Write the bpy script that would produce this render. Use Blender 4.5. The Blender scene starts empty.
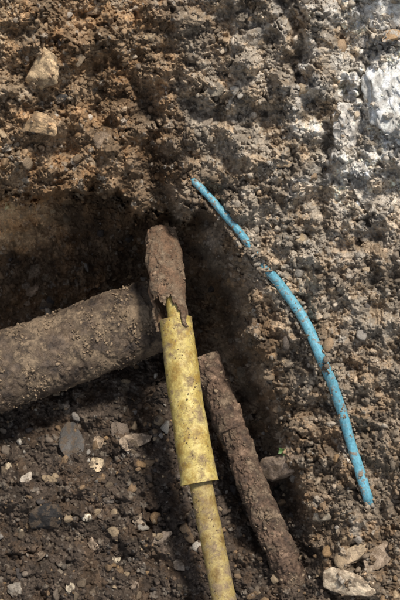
import bpy, bmesh, math, numpy as np
from mathutils import Vector
rng=np.random.default_rng(7)
S=0.002; D=1300.0; TH=math.radians(50)
R_=np.array([1,0,0.]);U_=np.array([0,math.sin(TH),math.cos(TH)]);N_=np.array([0,-math.cos(TH),math.sin(TH)])
def loc(px,py,h):
    k=(D-h)/D
    return np.stack([(px-200)*k,(300-py)*k,h+0*px],-1)
def world(L): return S*(L[...,0:1]*R_+L[...,1:2]*U_+L[...,2:3]*N_)
def ss(a,b,x):
    t=np.clip((x-a)/(b-a),0,1);return t*t*(3-2*t)
# ---------- noise
def perlin(x,y,seed):
    r=np.random.default_rng(seed);A=r.random((256,256))*2*np.pi
    gx,gy=np.cos(A),np.sin(A)
    ix=np.floor(x).astype(int);iy=np.floor(y).astype(int);fx=x-ix;fy=y-iy
    u=fx*fx*fx*(fx*(fx*6-15)+10);v=fy*fy*fy*(fy*(fy*6-15)+10)
    def g(a,b):
        i=(ix+a)&255;j=(iy+b)&255
        return gx[i,j]*(fx-a)+gy[i,j]*(fy-b)
    return ((g(0,0)*(1-u)+g(1,0)*u)*(1-v)+(g(0,1)*(1-u)+g(1,1)*u)*v)*1.5
def fbm(x,y,sc,seed,o=4,p=.5):
    s=0;a=1
    for i in range(o):
        s=s+a*perlin(x/sc+13.7*i,y/sc+7.1*i,seed+i);sc/=2.03;a*=p
    return s
def ridge(x,y,sc,seed,o=4,p=.5):
    s=0;a=1
    for i in range(o):
        s=s+a*(1-2*np.abs(perlin(x/sc+13.7*i,y/sc+7.1*i,seed+i)));sc/=2.1;a*=p
    return s
def cells(x,y,sc,seed,rmin=.25,rmax=.75,warp=.35):
    r=np.random.default_rng(seed);T=r.random((4,256,256))
    wx=x/sc+warp*perlin(x/sc*1.7,y/sc*1.7,seed+90);wy=y/sc+warp*perlin(x/sc*1.7,y/sc*1.7,seed+91)
    ix=np.floor(wx).astype(int);iy=np.floor(wy).astype(int)
    best=np.zeros_like(wx);idv=np.full_like(wx,-1.)
    for a in(-1,0,1):
        for b in(-1,0,1):
            i=(ix+a)&255;j=(iy+b)&255
            dx=wx-(ix+a+T[0][i,j]);dy=wy-(iy+b+T[1][i,j])
            rr=rmin+(rmax-rmin)*T[2][i,j]**2
            q=rr*rr-dx*dx-dy*dy
            m=np.sqrt(np.maximum(q,0))
            k=m>best
            best=np.where(k,m,best);idv=np.where(k,T[3][i,j],idv)
    return best*sc,idv
def chips(x,y,sc,seed,warp=.25):
    r=np.random.default_rng(seed);T=r.random((6,256,256))
    wx=x/sc+warp*fbm(x,y,sc*.8,seed+90,3);wy=y/sc+warp*fbm(x,y,sc*.8,seed+95,3)
    ix=np.floor(wx).astype(int);iy=np.floor(wy).astype(int)
    best=np.full_like(wx,9.);out=np.zeros_like(wx);idv=np.zeros_like(wx);sec=np.full_like(wx,9.)
    for a in(-1,0,1):
        for b in(-1,0,1):
            i=(ix+a)&255;j=(iy+b)&255
            dx=wx-(ix+a+T[0][i,j]);dy=wy-(iy+b+T[1][i,j]);d=np.sqrt(dx*dx+dy*dy)
            v=(T[2][i,j]-.5)*1.3*dx+(T[3][i,j]-.5)*1.3*dy+T[4][i,j]*.7
            k=d<best
            sec=np.where(k,best,np.minimum(sec,d));best=np.where(k,d,best);out=np.where(k,v,out);idv=np.where(k,T[5][i,j],idv)
    e=ss(0,.3,sec-best)
    return out*e*sc,idv,e
# ---------- large shape
def lerp(y,ys,xs): return np.interp(y,ys,xs)
def edge(y): return lerp(y,[-200,60,120,170,200,250,300,350,420,480,540,600,800],[140,150,160,184,204,230,248,264,280,300,326,348,390])
def lip(x): return lerp(x,[-300,0,50,100,135,160,185,210],[200,194,188,190,203,220,222,195])
def shape(x,y):
    wx=x+fbm(x,y,60,501,3)*9;wy=y+fbm(x,y,50,511,3)*9
    B=0.16*(300-wy)
    B=B+22*ss(330,400,wx)*ss(240,60,wy)
    B=B+26*ss(118,20,wx)*ss(205,110,wy)
    gx=lerp(wy,[-50,60,150,230,300],[128,138,148,154,160])
    B=B-42*np.exp(-((wx-gx)/26)**2)*ss(0,140,wy)
    g2=lerp(wy,[-50,0,80,150,200,260],[262,280,305,330,322,300])
    B=B-26*np.exp(-((wx-g2)/9)**2)*ss(230,150,wy)
    g3=lerp(wx,[140,180,230,290,340],[60,100,118,112,130])
    B=B-16*np.exp(-((wy-g3)/9)**2)*ss(150,170,wx)*ss(330,300,wx)
    B=B+16*ss(205,190,wy+0.1*(wx-250))*ss(225,255,wx)*ss(345,320,wx)
    F=lerp(wy,[-200,200,235,300,340,400,470,600,900],[-90,-140,-185,-200,-182,-146,-104,-46,80])
    F=F+85*ss(66,5,wx)*ss(275,222,wy)
    tx=lerp(wy,[340,440,510,570,620],[206,236,262,286,300])
    F=F-16*np.exp(-((wx-tx)/26)**2)*ss(350,400,wy)*ss(590,530,wy)
    e=edge(wy)
    l=lip(wx)
    wdt=lerp(wy,[150,200,260,310,350,420,500],[22,36,44,54,54,34,34])
    t=np.clip((e-wx+4)/wdt,0,1);mr=.3*t+.7*t*t*(3-2*t)
    j=fbm(x,y,16,521,4,.6)*7
    ml=ss(l-3+j,l+12+j,wy)
    M=mr*ml
    B=B-18*np.exp(-np.maximum(wx-e,0)/20)*ss(170,230,wy)*ss(560,440,wy)
    h=B*(1-M)+F*M
    h=h+16*np.exp(-((wx-355)/65)**2-((wy-595)/60)**2)
    return h,M
def pale(x,y): return ss(285,380,x+fbm(x,y,40,310,5,.6)*60)*ss(280,120,y+fbm(x,y,30,320,4,.6)*40)
def detail(x,y,M):
    pl=pale(x,y)
    a=fbm(x,y,80,11,3)*16+fbm(x,y,28,21,5,.58)*(10+3*(1-M))
    a=a+ridge(x+fbm(x,y,20,45,2)*6,y+fbm(x,y,20,47,2)*6,42,41,4,.5)*5.5*(1-.6*M)
    fac,fi,fe=chips(x,y,24,55,.35)
    fac2,fi2,_=chips(x,y,9.5,65,.35)
    chk=ss(.0,.3,fbm(x,y,55,57,2))*(1-.3*M)
    a=a+fac*.8*np.maximum(chk,pl*.95)+fac2*.6*(.35+.65*(1-M))
    c1,i1=cells(x,y,26,61,.12,.55,.6)
    c2,i2=cells(x,y,11,71,.15,.65,.5)
    c3,i3=cells(x,y,5.2,81,.2,.75,.5)
    c4,i4=cells(x,y,2.8,87,.2,.75,.3)
    crumb=np.clip(.5+fbm(x,y,60,95,3)*1.2,0.08,1)*(1-.5*pl)
    d=a+c1*.4*crumb+c2*.55*crumb+c3*.8*(.35+.65*crumb)+c4*.95+fbm(x,y,5,98,4,.65)*1.6
    return d,(i1,c1*crumb,i2,c2*crumb,i3,c3,i4,c4),fi*.6+fi2*.4,pl
def axis(lo,hi,n,ext,m):
    core=np.linspace(lo,hi,n)
    t=np.linspace(0,1,m+1)[1:]
    return np.concatenate([(lo-ext*t**1.6)[::-1],core,hi+ext*t**1.6])
xs=axis(-12,412,720,330,100);ys=axis(-12,612,1050,330,100)
X,Y=np.meshgrid(xs,ys)
H0,M=shape(X,Y)
dd,cc,FI,PL=detail(X,Y,M)
fc=np.clip(4*M*(1-M),0,1)*ss(200,240,Y)*ss(440,380,Y)*(X>170)
H=H0+dd*(1-.15*fc)
# ---------- colours
def colour(x,y,M,cc,fi,pl):
    i1,c1,i2,c2,i3,c3,i4,c4=cc
    def C(*a):return np.array(a)
    rb=ss(135,195,x+fbm(x,y,50,300,4,.6)*28)[...,None]
    Lc=C(.3,.205,.122);Rc=C(.37,.312,.242)
    col=Lc*(1-rb)+Rc*rb
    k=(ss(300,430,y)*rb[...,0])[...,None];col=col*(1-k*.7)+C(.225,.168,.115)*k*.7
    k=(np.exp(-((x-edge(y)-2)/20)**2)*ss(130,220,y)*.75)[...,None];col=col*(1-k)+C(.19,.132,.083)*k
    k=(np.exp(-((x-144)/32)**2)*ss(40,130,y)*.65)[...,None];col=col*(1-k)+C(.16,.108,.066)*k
    # damp soil in broad irregular patches
    k=(ss(.12,.34,fbm(x,y,75,380,5,.6))*(1-pl))[...,None]*.5;col=col*(1-k)+col*C(.5,.43,.36)*k
    k=pl[...,None]*.9
    col=col*(1-k)+(C(.74,.7,.63)*(.65+.6*fi[...,None]))*k
    k=(ss(55,0,x+fbm(x,y,20,331,3)*30)*ss(170,40,y))[...,None]*.55;col=col*(1-k)+C(.48,.38,.26)*k
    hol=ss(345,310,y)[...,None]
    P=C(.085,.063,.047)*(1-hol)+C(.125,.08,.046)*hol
    k=(ss(80,30,x+fbm(x,y,20,336,3)*15)*ss(262,236,y+fbm(x,y,15,332,3)*10))[...,None]*.9;P=P*(1-k)+C(.58,.38,.21)*k  # tan patch at the hollow's left, its lit look painted into the soil colour
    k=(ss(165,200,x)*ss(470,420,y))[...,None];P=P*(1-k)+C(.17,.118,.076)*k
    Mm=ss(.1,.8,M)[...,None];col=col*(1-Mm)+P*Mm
    n=fbm(x,y,30,340,6,.68);col=col*(1+.42*n)[...,None]
    k=(ss(.15,.3,fbm(x,y,17,350,5,.65)))[...,None]*.3;col=col*(1-k)+col*C(.6,.53,.46)*k
    k=(ss(.12,.3,fbm(x,y,26,360,5,.65)))[...,None]*.4;col=col*(1-k)+col*C(1.4,1.15,.85)*k
    col=col*(.86+.28*fi)[...,None]
    for idv,cv,th,amt,lp in((i1,c1,3.5,.3,.0),(i2,c2,1.4,.4,.07),(i3,c3,.6,.6,.08),(i4,c4,.3,.6,.09)):
        on=(idv>=0)*ss(0,th,cv)
        f=.6+.85*((idv*7.13)%1.0)
        col=col*(1+on*amt*(f-1))[...,None]
        lt=on*(((idv*31.7)%1.0)>1-lp)*.6*(.45+.55*(1-M))
        g=((idv*57.3)%1.0)[...,None]
        st=C(.42,.33,.23)*(1-g)+C(.42,.38,.32)*g
        col=col*(1-lt[...,None])+st*lt[...,None]
    return np.clip(col*(1+.25*fbm(x,y,2.2,370,2))[...,None],.012,.8)
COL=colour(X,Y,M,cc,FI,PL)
def smp(A,px,py):
    ix=np.clip(np.searchsorted(xs,px),1,len(xs)-1);iy=np.clip(np.searchsorted(ys,py),1,len(ys)-1)
    return A[iy,ix]
sampleH=lambda a,b:smp(H,a,b)
def mkmesh(name,V,Fc,mat,col=None,smooth=True):
    me=bpy.data.meshes.new(name);n=len(V);m,k=Fc.shape
    me.vertices.add(n);me.vertices.foreach_set('co',np.ascontiguousarray(V,dtype=np.float32).ravel())
    me.loops.add(m*k);me.loops.foreach_set('vertex_index',np.ascontiguousarray(Fc,dtype=np.int32).ravel())
    me.polygons.add(m);me.polygons.foreach_set('loop_start',np.arange(m,dtype=np.int32)*k)
    me.polygons.foreach_set('loop_total',np.full(m,k,dtype=np.int32))
    me.polygons.foreach_set('use_smooth',np.full(m,smooth))
    me.update(calc_edges=True)
    if col is not None:
        a=me.color_attributes.new('Col','FLOAT_COLOR','POINT')
        c=np.ones((n,4),dtype=np.float32);c[:,:3]=col;a.data.foreach_set('color',c.ravel())
    ob=bpy.data.objects.new(name,me);bpy.context.scene.collection.objects.link(ob)
    me.materials.append(mat);return ob
# ---------- materials
def newmat(name):
    m=bpy.data.materials.new(name);m.use_nodes=True;nt=m.node_tree
    return m,nt,nt.nodes['Principled BSDF']
def nd(nt,t,**k):
    n=nt.nodes.new(t)
    for a,b in k.items():
        if a in n.inputs.keys(): n.inputs[a].default_value=b
        else: setattr(n,a,b)
    return n
def noise(nt,scale,detail=6,rough=.6):
    tc=nd(nt,'ShaderNodeTexCoord');n=nd(nt,'ShaderNodeTexNoise');src=tc.outputs['Object']
    nt.links.new(src,n.inputs['Vector'])
    n.inputs['Scale'].default_value=scale;n.inputs['Detail'].default_value=detail;n.inputs['Roughness'].default_value=rough
    return n
def ramp(nt,src,stops):
    r=nd(nt,'ShaderNodeValToRGB');nt.links.new(src,r.inputs['Fac'])
    e=r.color_ramp.elements
    while len(e)<len(stops): e.new(.5)
    for q,(p,c) in zip(e,stops): q.position=p;q.color=(*c,1)if len(c)==3 else c
    return r
def mix(nt,a,b,f,mode='MIX'):
    m=nd(nt,'ShaderNodeMix',data_type='RGBA',blend_type=mode)
    for s,i in((f,0),(a,6),(b,7)):
        if isinstance(s,(int,float)): m.inputs[i].default_value=s
        elif isinstance(s,tuple): m.inputs[i].default_value=(*s,1)
        else: nt.links.new(s,m.inputs[i])
    return m.outputs[2]
def bump(nt,b,src,dist,st=1):
    n=nd(nt,'ShaderNodeBump');n.inputs['Distance'].default_value=dist;n.inputs['Strength'].default_value=st
    nt.links.new(src,n.inputs['Height']);nt.links.new(n.outputs[0],b.inputs['Normal']);return n
def colmat(name,rough=.92,bd=.0012,spec=.25,bs=600):
    m,nt,b=newmat(name)
    a=nd(nt,'ShaderNodeAttribute');a.attribute_name='Col'
    n=noise(nt,420,5,.7);r=ramp(nt,n.outputs[0],[(.3,(.58,.56,.54)),(.5,(1,1,1)),(.72,(1.45,1.42,1.36))])
    c=mix(nt,a.outputs['Color'],r.outputs[0],1.0,'MULTIPLY')
    nt.links.new(c,b.inputs['Base Color']);b.inputs['Roughness'].default_value=rough
    b.inputs['Specular IOR Level'].default_value=spec
    n2=noise(nt,bs,6,.7);bump(nt,b,n2.outputs[0],bd,1)
    return m
soil=colmat('soil',bd=.0018);stonem=colmat('stone_surface',.85,.0028,.3,220)
# ---------- soil sheet
L=loc(X,Y,H);V=world(L).reshape(-1,3);ny,nx=X.shape
I=np.arange(ny*nx).reshape(ny,nx)
Fc=np.stack([I[:-1,:-1],I[1:,:-1],I[1:,1:],I[:-1,1:]],-1).reshape(-1,4)
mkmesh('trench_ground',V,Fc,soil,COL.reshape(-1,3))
# ---------- rocks
def rockproto(sub,seed,planes=11,soft=.06,nz=.05):
    r=np.random.default_rng(seed)
    bm=bmesh.new();bmesh.ops.create_icosphere(bm,subdivisions=sub,radius=1)
    v=np.array([q.co[:] for q in bm.verts]);f=np.array([[w.index for w in q.verts] for q in bm.faces]);bm.free()
    n=r.normal(size=(planes,3));n/=np.linalg.norm(n,axis=1)[:,None];d=.55+.4*r.random(planes)
    dot=v@n.T
    t=np.where(dot>.05,d/np.maximum(dot,.05),9)
    rad=-soft*np.log(np.sum(np.exp(-t/soft),1))
    rad=np.clip(rad,.3,1.25)
    nzv=fbm(v[:,0]*3+v[:,2]*2,v[:,1]*3-v[:,2]*2,1.3,seed,3)*nz
    return v*(rad+nzv)[:,None],f
def rotmats(n,r):
    q=r.normal(size=(n,4));q/=np.linalg.norm(q,axis=1)[:,None]
    w,x,y,z=q.T
    return np.stack([1-2*(y*y+z*z),2*(x*y-z*w),2*(x*z+y*w),2*(x*y+z*w),1-2*(x*x+z*z),2*(y*z-x*w),2*(x*z-y*w),2*(y*z+x*w),1-2*(x*x+y*y)],-1).reshape(n,3,3)
def scatter(name,P,rad,col,mat,sub=2,nprot=10,seed=0,smooth=True,soft=.06,nz=.12):
    r=np.random.default_rng(seed);Vs=[];Fs=[];Cs=[];off=0
    which=r.integers(0,nprot,len(P))
    for k in range(nprot):
        v,f=rockproto(sub,seed*50+k,planes=8,soft=soft,nz=nz)
        s=np.nonzero(which==k)[0]
        if not len(s):continue
        A=rotmats(len(s),r);sc=rad[s][:,None]*np.stack([.75+.6*r.random(len(s)),.75+.4*r.random(len(s)),.5+.4*r.random(len(s))],-1)
        vv=np.einsum('nij,nvj->nvi',A,v[None]*sc[:,None,:])+P[s][:,None,:]
        Vs.append(vv.reshape(-1,3));Fs.append((f[None]+(np.arange(len(s))*len(v))[:,None,None]+off).reshape(-1,3))
        Cs.append(np.repeat(col[s],len(v),0));off+=len(s)*len(v)
    return mkmesh(name,world(np.concatenate(Vs)),np.concatenate(Fs),mat,np.concatenate(Cs),smooth)
def pal(n,r,floor):
    cs=np.array([(.46,.34,.21),(.34,.22,.12),(.38,.34,.29),(.58,.52,.43),(.19,.14,.09),(.08,.07,.065),(.4,.25,.12),(.27,.21,.155)])
    p=np.array([.16,.22,.08,.05,.26,.09,.06,.1]);c=cs[r.choice(len(cs),n,p=p/p.sum())]
    return c*(.7+.5*r.random((n,1)))*(np.where(floor>.5,.78,1.)[:,None])
n=42000
px=rng.uniform(-40,440,n);py=rng.uniform(-40,640,n)
dens=np.clip(.4+fbm(px,py,38,700,4,.6)*1.7-.15*smp(fc,px,py),.05,1);k=rng.random(n)<dens;px=px[k];py=py[k];n=len(px)
rad=.6+rng.random(n)**5*3.0
hh=sampleH(px,py)+rad*.05
cl=smp(COL,px,py)*(.65+.7*rng.random((n,1)))
scatter('soil_crumbs',loc(px,py,hh),rad,cl,soil,2,12,3,soft=.04)
n=4200
px=rng.uniform(-40,440,n);py=rng.uniform(-40,640,n);mm=smp(M,px,py)
dens=np.where(mm>.5,np.where(py>400,1,.3),.26)*np.clip(.65+fbm(px,py,60,720,3),.1,1);k=rng.random(n)<dens
px=px[k];py=py[k];mm=mm[k];n=len(px)
rad=1.3+rng.random(n)**4*5.5
pc=pal(n,rng,mm)
pc=pc*.75+smp(COL,px,py)*.25
scatter('pebbles',loc(px,py,sampleH(px,py)+rad*.05),rad,pc,stonem,3,14,5,soft=.03,nz=.08)
def stone(px,py,w,hgt,ang,col,seed,name='stone',lift=.08,thick=.5,dirt=.75,rough=.5):
    v,f=rockproto(5 if max(w,hgt)>18 else 4,seed,planes=15,soft=.02,nz=.06)
    v=v*np.array([w/2,hgt/2,min(w,hgt)*thick*.5])*1.15
    v=v+rough*np.stack([fbm(v[:,0]+9*s,v[:,1]+v[:,2],6,seed+s,5,.65) for s in(1,2,3)],-1)
    a=math.radians(ang);Rm=np.array([[math.cos(a),-math.sin(a),0],[math.sin(a),math.cos(a),0],[0,0,1]])
    v=v@Rm.T
    hs=[float(sampleH(np.array([px+dx*w*.3]),np.array([py+dy*hgt*.3]))[0]) for dx,dy in((0,0),(1,0),(-1,0),(0,1),(0,-1))]
    h=np.mean(hs)+min(w,hgt)*lift
    v[:,2]+=np.clip((hs[1]-hs[2])/(.6*w),-.5,.5)*v[:,0]-np.clip((hs[3]-hs[4])/(.6*hgt),-.5,.5)*v[:,1]
    P=loc(np.array(float(px)),np.array(float(py)),np.array(h))
    c=np.array(col)*(1+.4*fbm(v[:,0],v[:,1]+v[:,2],9,seed+5,4))[:,None]
    soilc=smp(COL,np.array([px]),np.array([py]))[0]*.5+np.array((.16,.115,.075))*.5
    dk=ss(.05,.2,fbm(v[:,0],v[:,1],9,seed+15,5,.7))[:,None]*dirt;c=c*(1-dk)+soilc*dk
    return mkmesh(name,world(v+P),f,stonem,np.clip(c,.01,.8))
T=(.6,.43,.25)
st=[(44,70,34,38,20,T),(38,125,46,20,-8,(.56,.38,.21)),(150,38,13,6,0,T),(282,163,20,7,5,(.44,.32,.2)),(303,239,14,9,-10,(.44,.33,.2)),
(70,440,30,34,15,(.1,.09,.08)),(132,443,36,16,18,(.4,.3,.21)),(95,465,15,16,30,(.62,.48,.31)),(98,441,13,12,0,(.42,.31,.21)),
(27,478,11,11,0,(.5,.42,.33)),(50,520,30,26,-10,(.03,.027,.025)),(290,466,44,28,10,(.3,.225,.165)),(349,583,48,26,-8,(.64,.51,.36)),
(352,556,32,20,10,(.4,.3,.195)),(378,555,26,22,0,(.32,.24,.17)),(180,566,15,12,0,(.34,.27,.2)),(162,538,20,10,30,(.3,.23,.17)),
(70,587,10,12,0,(.55,.46,.33)),(120,430,22,14,0,(.19,.145,.11)),(215,90,20,12,30,(.32,.27,.2)),(393,35,22,14,0,(.45,.3,.17)),
(100,140,18,16,10,(.3,.22,.15)),(190,20,22,12,-15,(.36,.27,.18)),(244,375,18,20,20,(.17,.13,.09)),(320,517,18,14,0,(.36,.3,.22)),
(33,290,16,12,0,(.3,.21,.14)),(48,302,12,18,-30,(.07,.06,.055)),(140,520,16,12,0,(.36,.28,.2)),(14,590,16,14,0,(.33,.28,.22)),(85,518,9,9,0,(.6,.52,.4)),
(255,40,26,16,30,(.34,.29,.23)),(386,545,18,12,0,(.33,.25,.18)),(8,466,12,9,10,(.5,.4,.27)),(50,480,18,11,-10,(.38,.28,.17)),(96,10,20,9,15,(.4,.3,.2)),
(78,60,14,10,40,(.34,.25,.16)),(60,98,12,10,0,(.06,.055,.05)),(92,544,10,12,20,(.36,.27,.19)),(108,500,13,8,-20,(.3,.25,.2)),(116,560,9,8,0,(.5,.42,.3)),(40,555,12,9,20,(.3,.22,.15)),(20,530,10,8,0,(.44,.35,.24)),(134,585,12,9,10,(.25,.19,.14))]
for i,s in enumerate(st): stone(*s,seed=900+i)
for i,s in enumerate([(400,88,62,100,10,(.8,.78,.72)),(352,128,30,40,20,(.64,.59,.52)),(392,8,62,50,0,(.75,.71,.64)),(380,200,48,26,-10,(.62,.54,.44)),(336,60,24,32,30,(.56,.52,.45)),(362,165,20,26,0,(.68,.63,.56)),(362,40,22,20,0,(.68,.63,.56))]):
    stone(*s,seed=970+i,name='limestone_rock',lift=-.1,thick=.6,dirt=.5,rough=2.0)
# ---------- pipes
def path(pts,n):
    P=np.array(pts,float);Lp=np.array([loc(*[np.array(c) for c in p]) for p in P])
    t=np.concatenate([[0],np.cumsum(np.linalg.norm(np.diff(Lp,axis=0),axis=1))])
    T_=np.linspace(0,t[-1],n)
    m=np.gradient(Lp,t,axis=0)
    i=np.clip(np.searchsorted(t,T_,side='right')-1,0,len(t)-2);hh=(t[i+1]-t[i]);u=((T_-t[i])/hh)[:,None];hh=hh[:,None]
    out=(2*u**3-3*u**2+1)*Lp[i]+(u**3-2*u**2+u)*hh*m[i]+(-2*u**3+3*u**2)*Lp[i+1]+(u**3-u**2)*hh*m[i+1]
    return out,T_
def tube(name,pts,rfun,mat,n=300,na=96,disp=None,wall=0,cut=None,seed=1):
    C,T_=path(pts,n);tan=np.gradient(C,axis=0);tan/=np.linalg.norm(tan,axis=1)[:,None]
    ref=np.array([0,0,1.]);e1=np.cross(tan,ref);e1/=np.linalg.norm(e1,axis=1)[:,None];e2=np.cross(e1,tan)
    a=np.linspace(0,2*np.pi,na,endpoint=False)
    TT,AA=np.meshgrid(T_,a,indexing='ij')
    r=rfun(TT/T_[-1])+0*AA
    if disp is not None: r=r+disp(TT,AA)
    def ring(r): return C[:,None]+np.cos(AA)[...,None]*r[...,None]*e1[:,None]+np.sin(AA)[...,None]*r[...,None]*e2[:,None]
    I=np.arange(n*na).reshape(n,na);J=np.roll(I,-1,1)
    q=np.stack([I[:-1],J[:-1],J[1:],I[1:]],-1)
    keep=np.ones(q.shape[:2],bool)
    if cut is not None: keep=~cut(TT/T_[-1],AA)[:-1]
    V=[ring(r).reshape(-1,3)];F=[q[keep]]
    if wall:
        V.append(ring(r-wall).reshape(-1,3));F.append(q[keep][:,::-1]+n*na)
        for (row) in (0,n-1):
            k=keep[0] if row==0 else keep[-1]
            s=np.stack([I[row],I[row]+n*na,J[row]+n*na,J[row]],-1)[k];F.append(s)
        if cut is not None:
            km=keep
            left=km&~np.roll(km,1,1);ii,jj=np.nonzero(left);F.append(np.stack([I[ii,jj],I[ii+1,jj],I[ii+1,jj]+n*na,I[ii,jj]+n*na],-1))
            right=km&~np.roll(km,-1,1);ii,jj=np.nonzero(right);F.append(np.stack([J[ii,jj],J[ii,jj]+n*na,J[ii+1,jj]+n*na,J[ii+1,jj]],-1))
            nxt=np.zeros_like(km);nxt[:-1]=km[1:];e=km&~nxt;e[-1]=False;ii,jj=np.nonzero(e);F.append(np.stack([I[ii+1,jj],J[ii+1,jj],J[ii+1,jj]+n*na,I[ii+1,jj]+n*na],-1))
    ob=mkmesh(name,world(np.concatenate(V)),np.concatenate(F),mat)
    if not wall:
        bm=bmesh.new();bm.from_mesh(ob.data);ed=[e for e in bm.edges if e.is_boundary]
        bmesh.ops.holes_fill(bm,edges=ed,sides=0)
        bm.to_mesh(ob.data);bm.free()
    return ob,C,e1,e2,T_
def empty(name,*kids):
    e=bpy.data.objects.new(name,None);bpy.context.scene.collection.objects.link(e)
    for k in kids: k.parent=e
    return e
def pipemat(name,stops,dirtcol,dlo,dhi,rough=.6,dscale=28,bd=.001,base_scale=18,spec=.4,dark=None):
    m,nt,b=newmat(name)
    n=noise(nt,base_scale,8,.65);c=ramp(nt,n.outputs[0],stops).outputs[0]
    nf=noise(nt,260,5,.7);cf=ramp(nt,nf.outputs[0],[(.3,(.7,.68,.66)),(.55,(1,1,1)),(.75,(1.2,1.2,1.18))]).outputs[0]
    c=mix(nt,c,cf,1.0,'MULTIPLY')
    if dark:
        ng=noise(nt,dark[0],10,.75);g=ramp(nt,ng.outputs[0],[(dark[1],(0,0,0)),(dark[2],(1,1,1))]).outputs[0]
        gm=nd(nt,'ShaderNodeMath',operation='MULTIPLY');nt.links.new(g,gm.inputs[0]);gm.inputs[1].default_value=dark[4]
        c=mix(nt,c,dark[3],gm.outputs[0],'MULTIPLY')
    nd1=noise(nt,dscale,12,.75);f=ramp(nt,nd1.outputs[0],[(dlo,(0,0,0)),(dhi,(1,1,1))]).outputs[0]
    nd2=noise(nt,160,6,.7);dc=ramp(nt,nd2.outputs[0],[(.3,tuple(x*.5 for x in dirtcol)),(.7,tuple(x*1.4 for x in dirtcol))]).outputs[0]
    c=mix(nt,c,dc,f);nt.links.new(c,b.inputs['Base Color'])
    rr=nd(nt,'ShaderNodeMapRange');nt.links.new(f,rr.inputs[0]);rr.inputs[3].default_value=rough;rr.inputs[4].default_value=.95
    nt.links.new(rr.outputs[0],b.inputs['Roughness']);b.inputs['Specular IOR Level'].default_value=spec
    ad=nd(nt,'ShaderNodeMath',operation='MULTIPLY_ADD');nt.links.new(f,ad.inputs[0]);nt.links.new(nd2.outputs[0],ad.inputs[1]);nt.links.new(nf.outputs[0],ad.inputs[2])
    bump(nt,b,ad.outputs[0],bd,.9);return m
iron=pipemat('old_iron',[(.34,(.048,.036,.028)),(.48,(.125,.088,.06)),(.66,(.27,.19,.122))],(.28,.2,.125),.48,.56,.5,16,.004,30,.5,dark=(70,.45,.6,(.36,.31,.27),.85))
rust=pipemat('rusty_iron',[(.3,(.1,.058,.034)),(.5,(.27,.16,.092)),(.7,(.43,.29,.18))],(.31,.22,.14),.46,.58,.75,34,.004,40,dark=(80,.5,.62,(.38,.31,.27),.85))
rust2=pipemat('rusty_dirty_iron',[(.3,(.065,.045,.034)),(.5,(.18,.112,.072)),(.66,(.42,.28,.185))],(.28,.2,.13),.5,.58,.7,26,.004,40,dark=(60,.45,.6,(.35,.31,.28),.8))
yel=pipemat('yellow_plastic',[(.35,(.38,.275,.08)),(.48,(.55,.425,.13)),(.66,(.69,.56,.22))],(.25,.175,.09),.505,.6,.42,26,.0008,24,.42,dark=(38,.45,.6,(.58,.45,.28),.85))
yel2=pipemat('yellow_plastic_stained',[(.35,(.31,.22,.08)),(.5,(.46,.35,.125)),(.66,(.6,.48,.21))],(.24,.17,.095),.475,.57,.5,30,.0008,30,dark=(50,.44,.6,(.5,.4,.28),.85))
blu=pipemat('blue_plastic',[(.3,(.1,.31,.4)),(.5,(.165,.43,.53)),(.7,(.32,.57,.64))],(.28,.215,.155),.53,.6,.45,60,.0008,60,dark=(100,.48,.64,(.6,.56,.52),.85))
def dsp(sc,amp,seed,bumps=0,bs=6,fine=0):
    def f(T,A):
        x=np.cos(A)*18;y=np.sin(A)*18
        d=fbm(T+y*.7,x+y*.5,sc,seed,4)*amp
        if fine: d=d+fine*ss(.0,.12,fbm(T+y,x*1.3-y*.4,13,seed+50,5,.65))
        if bumps:
            c,_=cells(T+300+y*.8,x+300+y*.6,bs,seed+9,.15,.6);d=d+c*bumps
        return d
    return f
o,*ironp=tube('pipe_body',[(-230,455,-10),(-60,394,-58),(0,372,-66),(80,343,-84),(140,321,-97),(176,308,-105)],lambda t:40+0*t,iron,620,220,dsp(40,1.4,31,.25,5,1.3))
empty('cast_iron_pipe',o)
def cutf(t,a):
    front=ss(-.1,.75,np.cos(a-math.radians(50)))
    lim=1.03-.33*front-.05*np.sin(a*3+1)-.03*np.sin(a*9)-.02*np.sin(a*23)
    return t>lim
o1,*fitp=tube('socket_wall',[(161,234,-48),(164,256,-34),(168,288,-24),(171,329,-16)],lambda t:15.4+2.4*t+1.3*np.exp(-((t-.3)/.07)**2),rust,260,140,dsp(14,1.8,37,.35,4,1.2),wall=2.6,cut=cutf)
o2,*_=tube('bolt_lug',[(170,246,-27),(164,243,-25),(157,246,-27)],lambda t:4.5+0*t,rust,30,24,dsp(6,1,39))
empty('rusty_pipe_socket',o1,o2)
a1,*_=tube('inner_pipe_top',[(171,276,-28),(175,305,-18),(179,340,-15)],lambda t:9+0*t,yel,120,64,dsp(20,.5,43,.12,4))
a2,*slp=tube('sleeve',[(175.5,319,-24),(182,370,-15),(190,425,-6),(199.5,483,4)],lambda t:16.2+2.4*t+.6*np.exp(-((t-0)/.012)**2)+.8*np.exp(-((t-1)/.014)**2),yel,420,140,dsp(60,.9,45,.12,5),wall=2.2)
a3,*inp=tube('inner_pipe',[(195,455,0),(202,492,5),(213,545,16),(226,606,30),(245,690,52),(262,760,75)],lambda t:11.6+.5*t,yel2,360,90,dsp(50,.6,47,.12,4))
empty('yellow_gas_pipe',a1,a2,a3)
b1,*rp=tube('pipe_body',[(203,357,-82),(216,387,-76),(236,440,-64),(260,505,-49),(281,552,-44),(297,588,-58),(310,628,-90)],lambda t:12.6+2.6*t+1.5*np.exp(-((t-.03)/.03)**2),rust2,460,120,dsp(30,1.5,51,.4,6,2.0))
b2,*_=tube('pipe_hub',[(224,409,-70),(232,430,-65)],lambda t:15.6-2*np.abs(t-.5),rust2,60,90,dsp(12,1.5,53,.4,5,1))
empty('rusty_service_pipe',b1,b2)
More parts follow.
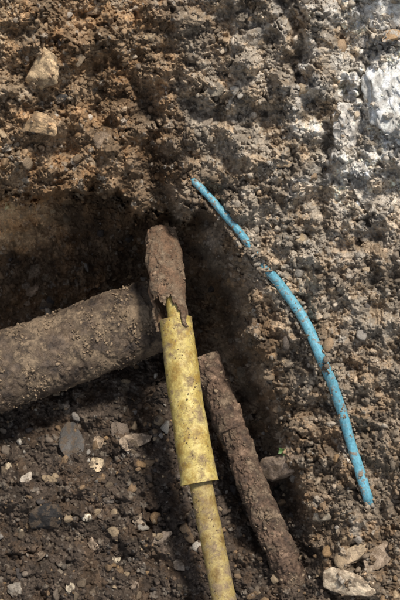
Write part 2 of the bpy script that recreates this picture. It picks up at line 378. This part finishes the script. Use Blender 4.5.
bp=np.array([(187,173,-14),(195,182,-1),(208,195,2),(222,211,3),(238,230,2),(247,242,-2),(255,254,-9),(263,265,-1),(280,285,2),(295,305,3),(310,332,3),(319,353,2),(326,369,-3),(332,383,2),(341,408,3),(350,440,3),(360,472,2),(367,495,0),(372,509,-14)],float)
loch=[]
for x,y,o_ in bp:
    g=sampleH(x+rng.uniform(-5,5,80),y+rng.uniform(-5,5,80));loch.append(np.percentile(g,78))
loch=np.array(loch);loch=np.convolve(np.pad(loch,1,'edge'),[.25,.5,.25],'valid')
pts=[(bp[i,0],bp[i,1],loch[i]+bp[i,2]) for i in range(len(bp))]
brf=lambda t:3.7+1.5*ss(.1,.5,t)
c1,*blp=tube('pipe_run',pts,brf,blu,500,48,dsp(30,.5,57,.1,4))
empty('blue_water_pipe',c1)
qx=[];qy=[];qr=[];qh=[]
for i in range(len(bp)-1):
    for _ in range(60):
        u=rng.random();x=bp[i,0]*(1-u)+bp[i+1,0]*u;y=bp[i,1]*(1-u)+bp[i+1,1]*u;hh_=loch[i]*(1-u)+loch[i+1]*u
        o_=bp[i,2]*(1-u)+bp[i+1,2]*u
        if o_<-2.5: s=rng.normal()*4
        elif rng.random()<.6: s=rng.choice([-1,1])*(5.5+rng.random()*3)
        else: continue
        dx,dy=bp[i+1,:2]-bp[i,:2];l=math.hypot(dx,dy)
        qx.append(x-dy/l*s);qy.append(y+dx/l*s);qr.append(.8+rng.random()**2*2);qh.append(hh_+rng.random()*1.5-(1 if o_<-5 else 2.5))
qx,qy,qr,qh=map(np.array,(qx,qy,qr,qh))
scatter('soil_clods',loc(qx,qy,qh),qr,smp(COL,qx,qy)*(.75+.5*rng.random((len(qx),1))),soil,2,8,91)
def cling(par,info,rfun,n,rmin,rmax,colr,seed,tmin=0,tmax=1,amin=20,amax=165,th=-.05):
    C,e1,e2,T_=info;r=np.random.default_rng(seed)
    t=r.uniform(tmin,tmax,n);a=np.radians(np.clip(r.normal((amin+amax)/2,(amax-amin)/3.2,n),amin-20,amax+20))
    keep=(fbm(t*T_[-1],a*20,22,seed,3)>th);t=t[keep];a=a[keep];n=len(t)
    i=(t*(len(C)-1)).astype(int);rad=rmin+(rmax-rmin)*r.random(n)**3
    rr=rfun(t)+rad*.05
    P=C[i]+np.cos(a)[:,None]*rr[:,None]*e1[i]+np.sin(a)[:,None]*rr[:,None]*e2[i]
    col=np.array(colr)*(.5+.9*r.random((n,1)))
    ob=scatter('clinging_soil',P,rad,col,soil,2,8,seed+1);ob.parent=bpy.data.objects[par]
cling('cast_iron_pipe',ironp,lambda t:41+0*t,3000,.5,2.2,(.25,.18,.115),71,.35,1,th=.12)
cling('rusty_pipe_socket',fitp,lambda t:16.5+2*t,240,.5,2.0,(.25,.17,.11),73,0,.6)
cling('yellow_gas_pipe',slp,lambda t:16.2+2.4*t,420,.3,1.2,(.22,.15,.08),75,th=.1)
cling('yellow_gas_pipe',inp,lambda t:11.8+0*t,300,.3,1.2,(.22,.15,.08),77,0,.6)
cling('rusty_service_pipe',rp,lambda t:14.4+2.6*t,500,.5,2.4,(.22,.16,.105),79,th=.1)
cling('blue_water_pipe',blp,brf,300,.4,1.4,(.3,.23,.16),81,th=.1)
gm,nt,b=newmat('leaf');n=noise(nt,300);c=ramp(nt,n.outputs[0],[(.3,(.05,.1,.025)),(.7,(.1,.18,.05))]);nt.links.new(c.outputs[0],b.inputs['Base Color']);b.inputs['Roughness'].default_value=.6
V=[];F=[]
base=loc(np.array(283.),np.array(451.),sampleH(np.array([283.]),np.array([451.]))[0]+6)
for k in range(7):
    a=k*.9+.3;ln=5+2*(k%3);d=np.array([math.cos(a),math.sin(a)*.5,.35]);s=np.array([-math.sin(a),math.cos(a),.1])
    o=len(V)
    for q,wd,z in((0,.2,0),(.35,1.3,.6),(.7,1.2,.9),(1,.1,.4)):
        c=base+d*ln*q+np.array([0,0,z]);V+= [c-s*wd,c+s*wd]
    for j in range(3): F.append([o+2*j,o+2*j+1,o+2*j+3,o+2*j+2])
mkmesh('weed_sprig',world(np.array(V)),np.array(F),gm)
# ---------- camera, light
cam=bpy.data.cameras.new('camera');co=bpy.data.objects.new('camera',cam);bpy.context.scene.collection.objects.link(co)
co.location=Vector(N_*D*S);co.rotation_euler=(math.pi/2-TH,0,0)
cam.sensor_fit='VERTICAL';cam.sensor_height=24;cam.lens=12/(300/D);cam.clip_start=.05;cam.clip_end=100
bpy.context.scene.camera=co
ts=Vector((.27,-.05,.93)).normalized()
sun=bpy.data.lights.new('sun','SUN');sun.energy=4.3;sun.angle=math.radians(8);sun.color=(1,.95,.88)
so=bpy.data.objects.new('sun',sun);bpy.context.scene.collection.objects.link(so);so.rotation_euler=ts.to_track_quat('Z','Y').to_euler()
w=bpy.data.worlds.new('World');bpy.context.scene.world=w;w.use_nodes=True;nt=w.node_tree
sk=nt.nodes.new('ShaderNodeTexSky');sk.sky_type='NISHITA';sk.sun_disc=False;sk.sun_elevation=math.asin(ts.z);sk.sun_rotation=math.atan2(ts.x,ts.y)
hs=nt.nodes.new('ShaderNodeHueSaturation');hs.inputs['Saturation'].default_value=.5
nt.links.new(sk.outputs[0],hs.inputs['Color']);nt.links.new(hs.outputs[0],nt.nodes['Background'].inputs[0]);nt.nodes['Background'].inputs[1].default_value=.145
vs=bpy.context.scene.view_settings;vs.view_transform='Standard';vs.look='None';vs.exposure=0
